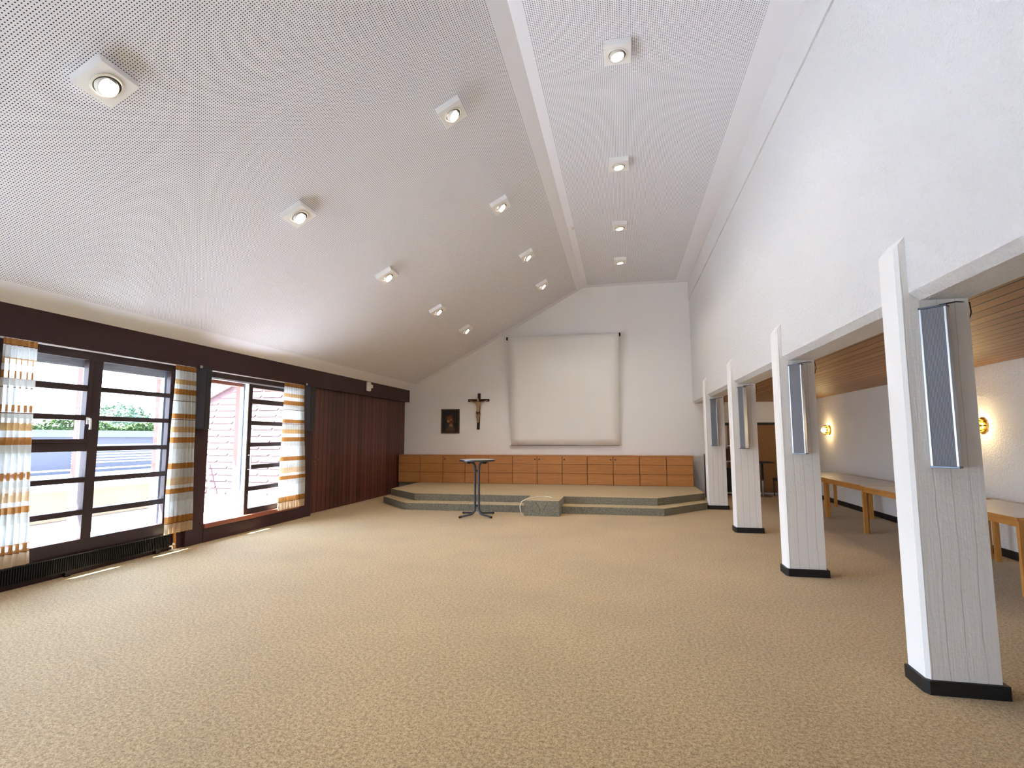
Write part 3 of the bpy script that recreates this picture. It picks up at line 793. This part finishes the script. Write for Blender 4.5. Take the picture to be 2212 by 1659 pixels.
# ================================================================== left wall items
def curtain(y0t, y1t, y0b, y1b, z0, label, folds):
    root = thing('curtain', (-5.90, (y0t + y1t) / 2, 0), label, 'curtain', 'striped curtains at the windows')
    b = MB(); N, R = folds * 10, 40; vs = []
    zt = 2.49
    ph = random.random() * 6
    for j in range(R + 1):
        t = j / R
        a0 = y0t + (y0b - y0t) * t ** 1.3; a1 = y1t + (y1b - y1t) * t ** 1.3
        for i in range(N + 1):
            s = i / N
            amp = 0.018 + 0.024 * min(1, t * 2.5)
            x = -5.905 + amp * math.sin(2 * math.pi * s * folds + 0.5 * math.sin(5 * t + ph)) + 0.005 * math.sin(17 * s + 6 * t)
            y = a0 + (a1 - a0) * s + 0.010 * math.sin(2 * math.pi * s * folds * 1.0 + 1.2) * t
            vs.append((x, y, zt + (z0 - zt) * t + 0.006 * math.sin(2 * math.pi * s * folds) * t))
    W_ = N + 1
    b.add(vs, [(j * W_ + i, j * W_ + i + 1, (j + 1) * W_ + i + 1, (j + 1) * W_ + i) for j in range(R) for i in range(N)])
    o = b.build('cloth', M['curtain'], root, smooth=False)
    for p in o.data.polygons: p.use_smooth = True
    return root
curtain(3.975, 4.29, 3.99, 4.375, 0.245, 'orange and white striped curtain at the left edge of the window', 6)
curtain(6.02, 6.385, 6.0, 6.47, 0.235, 'orange and white striped curtain between the window and the open door', 7)
curtain(8.40, 9.02, 8.33, 9.12, 0.235, 'orange and white striped curtain at the right side of the sliding door', 9)
for nm, y0, y1, lb in (('a', 3.975, 6.40, 'thin white curtain track over the window under the dark beam'), ('b', 6.73, 9.05, 'thin white curtain track over the sliding door under the dark beam')):
    t_ = MB(); t_.box(-5.955, -5.945, y0, y1, 2.49, 2.5); t_.box(-5.93, -5.89, y0, y1, 2.499, 2.507)
    tag(MB().box(-5.985, -5.935, y0, y1, 2.488, 2.5).build('curtain_rail', M['alu_white'], None), lb, 'curtain rail', 'curtain rails under the beam')

def wall_speaker(y0, y1, label):
    root = thing('wall_speaker', (LX, (y0 + y1) / 2, 2.06), label, 'loudspeaker', 'dark column loudspeakers between the windows')
    z0, z1 = 1.625, 2.495
    w_ = y1 - y0
    poly = [(LX, y0 + 0.005), (LX + 0.03, y0), (-5.835, y0 + 0.36 * w_), (-5.835, y1 - 0.02), (LX, y1)]
    MB().prism([(x, y) for x, y in poly], 'z', z0 + 0.012, z1 - 0.012).build('cabinet', M['speaker_dark'], root, bevel=0.004)
    big = [(LX, y0), (LX + 0.03, y0 - 0.005), (-5.828, y0 + 0.355 * w_), (-5.828, y1 - 0.014), (LX, y1 + 0.004)]
    MB().prism(big, 'z', z1 - 0.012, z1).build('end_cap', M['black_plastic'], root)
    MB().prism(big, 'z', z0, z0 + 0.012).build('end_cap', M['black_plastic'], root)
    MB().box(-5.834, -5.829, y0 + 0.44 * w_, y1 - 0.035, z0 + 0.03, z1 - 0.03).build('grille', M['black_plastic'], root)
    b = MB(); b.box(LX - 0.0, LX + 0.012, (y0 + y1) / 2 - 0.02, (y0 + y1) / 2 + 0.02, z1, z1 + 0.05); b.tube([(LX + 0.01, (y0 + y1) / 2, z1 + 0.03), (LX + 0.03, (y0 + y1) / 2, z1 + 0.03)], 0.008, 8)
    b.build('hanger', M['alu'], root)
wall_speaker(6.405, 6.62, 'dark angular loudspeaker on the post between window and open door')
wall_speaker(8.99, 9.28, 'dark angular loudspeaker on the post right of the sliding door')

al = thing('alarm_device', (LX, 11.65, 2.72), 'rounded white alarm box with a small side unit on the dark beam', 'alarm')
MB().box(LX, LX + 0.06, 11.54, 11.72, 2.60, 2.825).build('alarm_case', M['white_plastic'], al, bevel=0.03, seg=4)
MB().box(LX, LX + 0.035, 11.75, 11.85, 2.69, 2.775).build('side_unit', M['white_plastic'], al, bevel=0.008)
MB().lathe([(0.0001, 0.006), (0.012, 0.004), (0.014, 0.0)], 14, Matrix.Translation((LX + 0.06, 11.63, 2.76)) @ Matrix.Rotation(math.pi / 2, 4, 'Y')).build('indicator', M['alu'], al)

rd = thing('radiator', (-5.95, 5.0, 0), 'long low black finned radiator along the floor below the window', 'radiator')
b = MB(); b.box(-5.978, -5.962, 3.4, 6.15, 0.05, 0.222)
b.build('body', M['black_metal'], rd)
b = MB(); y = 3.42
while y < 6.14:
    b.box(-5.964, -5.95, y, y + 0.010, 0.062, 0.214); y += 0.024
b.build('fins', M['black_metal'], rd)
MB().box(-5.978, -5.948, 3.4, 6.15, 0.218, 0.228).build('top_plate', M['radiator_top'], rd, bevel=0.003)
b = MB(); 
for yy in (3.6, 4.8, 5.95): MB().box(-5.976, -5.955, yy, yy + 0.06, 0.0, 0.05).build('foot', M['black_metal'], rd)
v_ = MB(); v_.tube([(-5.955, 6.15, 0.06), (-5.955, 6.19, 0.06), (-5.955, 6.20, 0.045), (-5.955, 6.20, 0.0)], 0.011, 8); v_.sphere((-5.94, 6.20, 0.085), 0.018, 10, 6); v_.box(-5.98, -5.9, 6.17, 6.27, 0.0, 0.012)
v_.build('valve', M['white_plastic'], rd)
MB().tube([(-5.97, 6.245, 0.012), (-5.97, 6.245, 0.12), (-5.975, 6.24, 0.237)], 0.02, 10).build('sunlit_post_strip', M['table_wood'], rd, smooth=True)  # tan tube standing in for the sunlit sliver of the post's side

# ================================================================== aisle
def make_table():
    root = thing('long_table', (0, 0, 0), '', 'table', 'grey-topped wooden tables along the aisle wall')
    L, Wd = 1.645, 0.80
    top = MB().box(0.006, Wd - 0.006, 0.006, L - 0.006, 0.71, 0.73).build('tabletop', M['laminate'], root)
    e = MB(); e.box(0, 0.012, 0, L, 0.7, 0.729); e.box(Wd - 0.012, Wd, 0, L, 0.7, 0.729); e.box(0.012, Wd - 0.012, 0, 0.012, 0.7, 0.729); e.box(0.012, Wd - 0.012, L - 0.012, L, 0.7, 0.729)
    e.build('edge_band', M['table_wood'], top, bevel=0.003)
    ap = MB(); ap.box(0.02, 0.045, 0.04, L - 0.04, 0.64, 0.7); ap.box(Wd - 0.045, Wd - 0.02, 0.04, L - 0.04, 0.64, 0.7); ap.box(0.06, Wd - 0.06, 0.02, 0.045, 0.64, 0.7); ap.box(0.06, Wd - 0.06, L - 0.045, L - 0.02, 0.64, 0.7)
    ap.build('apron', M['table_wood'], root, bevel=0.002)
    for x in (0.012, Wd - 0.072):
        for y in (0.006, L - 0.044):
            MB().box(x, x + 0.06, y, y + 0.038, 0, 0.7).build('leg', M['table_wood'], root, bevel=0.004)
    return root
tb = make_table()
tl = ['grey-topped wooden aisle table nearest the viewer, at the right edge', 'grey-topped wooden aisle table half hidden behind the nearest pillar', 'grey-topped wooden aisle table seen whole between the two nearest pillars',
      'farthest grey-topped wooden aisle table, below the far wall lamp']
for k, (x, y) in enumerate(((3.63, 5.965), (3.625, 7.70), (3.67, 9.37), (3.67, 11.04))):
    if k == 0: tb.location = (x, y, 0); tb['label'] = tl[0]
    else: dup(tb, (x, y, 0), None, tl[k])

def make_sconce():
    root = thing('wall_lamp', (XO, 0, 0), '', 'wall lamp', 'brass wall lamps in the aisle')
    R = Matrix.Translation((XO, 0, 0)) @ Matrix.Rotation(-math.pi / 2, 4, 'Y')
    MB().lathe([(0.11, 0.0), (0.11, 0.012), (0.09, 0.03), (0.03, 0.045), (0.0001, 0.046)], 32, R).build('wall_plate', M['brass'], root, smooth=True)
    MB().lathe([(0.025, 0.04), (0.025, 0.075), (0.018, 0.085)], 16, R).build('socket', M['brass'], root, smooth=True)
    pt = MB()
    for k in range(10):
        an = 2 * math.pi * k / 10
        pt.tube([(XO - 0.03, 0.085 * math.cos(an), 0.085 * math.sin(an)), (XO - 0.08, 0.105 * math.cos(an), 0.105 * math.sin(an)), (XO - 0.13, 0.085 * math.cos(an), 0.085 * math.sin(an))], [0.008, 0.013, 0.004], 8)
    pt.build('added_petal_ring', M['brass'], root, smooth=True)  # made-up petals around the bulb, added to streak its light
    MB().sphere((XO - 0.125, 0, 0), 0.05, 16, 12).build('bulb', M['warm_bulb'], root, smooth=True)
    return root
sc_ = make_sconce()
sc_.location = (XO, 13.40, 1.645); sc_['label'] = 'lit brass wall lamp over the far aisle tables beside the second pillar'
dup(sc_, (XO, 8.10, 1.635), None, 'lit brass wall lamp peeking out behind the nearest pillar')

# far end of the aisle
bd = thing('partition_board', (3.4, YA, 1.2), 'large brown board with dark top rail on the far aisle wall', 'board')
MB().box(2.75, 4.55, YA - 0.03, YA, 0.05, 1.80).build('panel', M['brown_board'], bd)
MB().box(2.70, 4.60, YA - 0.05, YA, 1.80, 1.87).build('top_rail', M['black_metal'], bd, bevel=0.004)
ct = thing('pedestal_table', (3.50, 14.62, 0), 'dark pedestal table with a chrome foot at the far end of the aisle', 'table')
P0 = Matrix.Translation((3.44, 14.55, 0))
MB().box(3.15, 3.66, 14.25, 14.85, 0.84, 0.87).build('tabletop', M['dark_seat'], ct, bevel=0.006)
MB().tube([(3.44, 14.55, 0.40), (3.44, 14.55, 0.84)], 0.028, 12).build('column', M['black_metal'], ct, smooth=True)
MB().tube([(3.44, 14.55, 0.03), (3.44, 14.55, 0.40)], 0.03, 12).build('lower_column', M['chrome'], ct, smooth=True)
MB().lathe([(0.22, 0.0), (0.22, 0.015), (0.10, 0.04), (0.0001, 0.05)], 32, P0).build('foot', M['chrome'], ct, smooth=True)
ch = thing('dark_chair', (3.95, 14.6, 0), 'dark chair with a rounded back beside the far pedestal table', 'chair')
b = MB(); b.prism([(3.72, 0.42), (4.18, 0.42), (4.18, 0.70), (4.12, 0.78), (4.02, 0.82), (3.88, 0.82), (3.78, 0.78), (3.72, 0.70)], 'y', 14.28, 14.32)
b.build('backrest', M['dark_seat'], ch, bevel=0.01)
MB().box(3.72, 4.18, 14.30, 14.72, 0.40, 0.45).build('seat', M['dark_seat'], ch, bevel=0.012)
for x in (3.74, 4.16):
    for y in (14.32, 14.70): MB().tube([(x, y, 0.0), (x, y, 0.41)], 0.013, 8).build('leg', M['black_metal'], ch, smooth=True)
rk = thing('storage_shelf', (2.75, 14.85, 0), 'narrow metal storage shelf seen between the two farthest pillars', 'shelf')
for x in (2.53, 3.0):
    for y in (14.65, 15.02): MB().box(x - 0.015, x + 0.015, y - 0.015, y + 0.015, 0, 1.3).build('upright', M['shutter'], rk)
for z in (0.05, 0.85, 1.25): MB().box(2.5, 3.03, 14.63, 15.04, z, z + 0.03).build('shelf_board', M['alu_white'], rk)
for i, (z, h_, m_, lb) in enumerate(((0.88, 0.30, M['carved_dark'], 'reddish brown box on the middle board of the storage shelf'), (0.08, 0.6, M['black_plastic'], 'tall black crate on the lowest board of the storage shelf'))):
    r_ = thing('storage_box', (2.78, 14.83, z), lb, 'box')
    MB().box(2.56, 2.98, 14.67, 15.0, z, z + h_ - 0.04).build('body', m_, r_, bevel=0.006)
    MB().box(2.55, 2.985, 14.66, 15.01, z + h_ - 0.04, z + h_).build('lid', m_, r_, bevel=0.006)
wp = thing('wooden_stand', (2.1, 13.95, 0), 'narrow dark wooden stand behind the farthest pillar beside the stage', 'stand')
MB().box(1.985, 2.02, 13.8, 14.1, 0.0, 1.07).build('side_panel', M['dark_wood'], wp, bevel=0.004)
MB().box(2.30, 2.335, 13.8, 14.1, 0.0, 1.07).build('side_panel', M['dark_wood'], wp, bevel=0.004)
MB().box(2.02, 2.30, 13.82, 14.1, 0.93, 0.96).build('shelf_board', M['dark_wood'], wp)
MB().box(2.02, 2.30, 14.07, 14.1, 0.05, 0.93).build('back_panel', M['dark_wood'], wp)

# ================================================================== outdoors
struct(MB().box(-8.6, -6.2, YF, 9.6, -0.1, 0.12).build('terrace', M['terrace']))
struct(MB().box(-6.765, -6.2, YF - 0.5, 9.44, 2.54, 2.64).build('roof_eave', M['coping']))
struct(MB().box(-60, 40, -40, 60, -3.3, -3.0).build('ground', M['soil']))
struct(MB().box(-5.8, 5, YF - 9, YF - 0.2, -0.2, -0.02).build('forecourt', M['terrace']))

# planter at the terrace edge
pw = thing('planter_wall', (-8.2, 5.0, 0.12), 'low beige planter wall at the terrace edge outside the window', 'planter')
MB().box(-8.5, -8.0, 1.0, 8.6, 0.12, 0.74).build('planter_side', M['planter'], pw)
MB().box(-8.54, -7.96, 0.97, 8.63, 0.74, 0.80).build('coping', M['coping'], pw, bevel=0.006)
MB().box(-8.0, -7.97, 1.0, 8.6, 0.12, 0.30).build('kerb', M['gravel'], pw)
fr_o = thing('roof_railing', (-10.2, 7, 0.0), 'thin white two-wire railing beyond the planter outside the window', 'railing')
for z in (0.86, 0.55):
    MB().tube([(-11.0, 0, z), (-11.0, 16, z)], 0.014, 6).build('wire', M['coping'], fr_o)
for y in (0.0, 4.0, 8.0, 12.0, 16.0): MB().tube([(-11.0, y, 0.2), (-11.0, y, 0.88)], 0.016, 6).build('railing_post', M['coping'], fr_o)
struct(MB().box(-20, -8.6, -8, 40, -3.0, 0.2).build('flat_roof', M['gravel']))

gb = thing('grey_building', (-23, 18, -3), 'long low lilac-grey building with a flat roof beyond the terrace', 'building')
MB().box(-28, -20, -4, 45, -3, 1.55).build('wall', M['grey_wall'], gb)
MB().box(-28.2, -19.85, -4.2, 45.2, 1.55, 1.80).build('fascia', M['grey_band'], gb)
lv = MB()
for k in range(7): lv.box(-20.06, -19.98, 16.0, 20.5, 0.55 + 0.11 * k, 0.60 + 0.11 * k)
lv.build('louvre', M['shutter'], gb)

# shingled gable beside the door
gy = 9.5
gz = lambda x: 2.575 + 0.47 * (x + 7.88)
gw = thing('shingled_gable', (-7.5, gy, 0), 'pink shingled gable wall outside the open sliding door', 'gable')
MB().prism([(-9.6, -0.1), (-6.33, -0.1), (-6.33, gz(-6.33)), (-9.6, gz(-9.6))], 'y', gy + 0.03, gy + 0.25).build('wall', M['shingle'], gw)
b = MB(); z = 0.36; row = 0
e_ = 0.131
while z < 3.4:
    xmin = max(-9.6, -7.88 + (z + 0.12 - 2.575) / 0.47)
    x = xmin + (0.0 if row % 2 else -0.24); 
    while x < -6.33:
        xa, xb = max(x, xmin), min(x + 0.478, -6.33)
        if xb - xa > 0.05:
            # each slate overlaps the one below, with a clipped lower corner
            cl = min(0.05, (xb - xa) * 0.4)
            b.add([(xa, gy + 0.004, z), (xb - cl, gy + 0.004, z), (xb, gy + 0.008, z + 0.045), (xb, gy + 0.028, z + e_ + 0.02), (xa, gy + 0.028, z + e_ + 0.02),
                   (xa, gy + 0.03, z), (xb - cl, gy + 0.03, z), (xb, gy + 0.03, z + 0.045)], [(0, 1, 2, 3, 4), (0, 5, 6, 1), (1, 6, 7, 2)])
        x += 0.48
    z += e_; row += 1
b.build('shingles', M['shingle'], gw)
MB().box(-9.6, -6.33, gy - 0.0, gy + 0.03, -0.1, 0.36).build('plinth', M['gravel'], gw)
bx = MB(); x0, x1 = -9.7, -6.33
bx.prism([(x0, gz(x0) - 0.02), (x1, gz(x1) - 0.02), (x1, gz(x1) + 0.10), (x0, gz(x0) + 0.10)], 'y', gy - 0.06, gy + 0.3)
bx.build('verge', M['shingle'], gw)

ld = thing('ladder', (-8.2, 9.35, 0.12), 'red ladder leaning against the pink shingled gable', 'ladder')
for x in (-8.05, -8.30):
    MB().tube([(x, 9.30, 0.12), (x - 0.33, 9.44, 1.05)], 0.018, 8).build('rail', M['pink_metal'], ld, smooth=True)
for k in range(3):
    t = 0.2 + 0.25 * k
    MB().tube([(-8.05 - 0.33 * t, 9.30 + 0.14 * t, 0.12 + 0.93 * t), (-8.30 - 0.33 * t, 9.30 + 0.14 * t, 0.12 + 0.93 * t)], 0.012, 8).build('rung', M['pink_metal'], ld, smooth=True)

def tree(name, loc, w, h, th, mat, label, group, leaves):
    r = thing(name, loc, label, 'tree', group)
    b = MB(); x, y, z = loc
    for k in range(leaves):
        u = Vector((random.gauss(0, 1), random.gauss(0, 1), random.gauss(0, 1))).normalized() * (0.75 + 0.25 * random.random())
        c = Vector((x + u.x * w, y + u.y * w, z + th + (u.z * 0.5 + 0.5) * h))
        s = 0.08 + 0.10 * random.random()
        a_ = Vector((random.gauss(0, 1), random.gauss(0, 1), random.gauss(0, 1))).normalized(); bb = a_.orthogonal().normalized()
        b.add([c - a_ * s, c + bb * s * 0.6, c + a_ * s, c - bb * s * 0.6], [(0, 1, 2, 3)])
    b.sphere((x, y, z + th + h * 0.5), 1, 12, 8, (w * 0.72, w * 0.72, h * 0.4))
    b.build('crown', mat, r)
    MB().tube([(x, y, z), (x, y, z + th + h * 0.3)], [0.25, 0.12], 8).build('trunk', M['bark'], r)
    return r
hg = thing('hedge', (-31, 26, -3), 'long fresh green hedge above the grey building roof outside the window', 'hedge')
b = MB()
for k in range(9000):
    y = random.uniform(14, 40); f = random.random()
    top = 2.35 + 0.16 * math.sin(y * 1.1) + 0.10 * math.sin(y * 2.7 + 1)
    c = Vector((-31 + random.uniform(-0.7, 0.75), y, top - 2.4 * f * f))
    if random.random() < 0.7: c.x = -30.2 + random.uniform(-0.12, 0.12)
    s_ = random.uniform(0.06, 0.13)
    a_ = Vector((random.gauss(0, 1), random.gauss(0, 1), random.gauss(0, 1))).normalized(); bb = a_.orthogonal().normalized()
    b.add([c - a_ * s_, c + bb * s_ * 0.6, c + a_ * s_, c - bb * s_ * 0.6], [(0, 1, 2, 3)])
b.box(-31.6, -30.35, 14, 40, -1.0, 2.15)
b.build('foliage', M['leaf'], hg)
for y in (16, 22, 28, 34, 39): MB().tube([(-31, y, -3), (-31, y, -0.8)], 0.12, 8).build('stem', M['bark'], hg)
tree('tall_tree', (-42, 37.5, -3), 2.6, 4.6, 3.0, M['leaf2'], 'taller pale distant tree rising above the hedge outside', None, 2500)

# daylight portals at the glazing
portal('portal_left', (-6.12, 4.0, 1.35), (0, -math.pi / 2, 0), 2.4, 10.4)
portal('portal_left_b', (-6.12, -1.1, 1.35), (0, -math.pi / 2, 0), 2.4, 4.8)
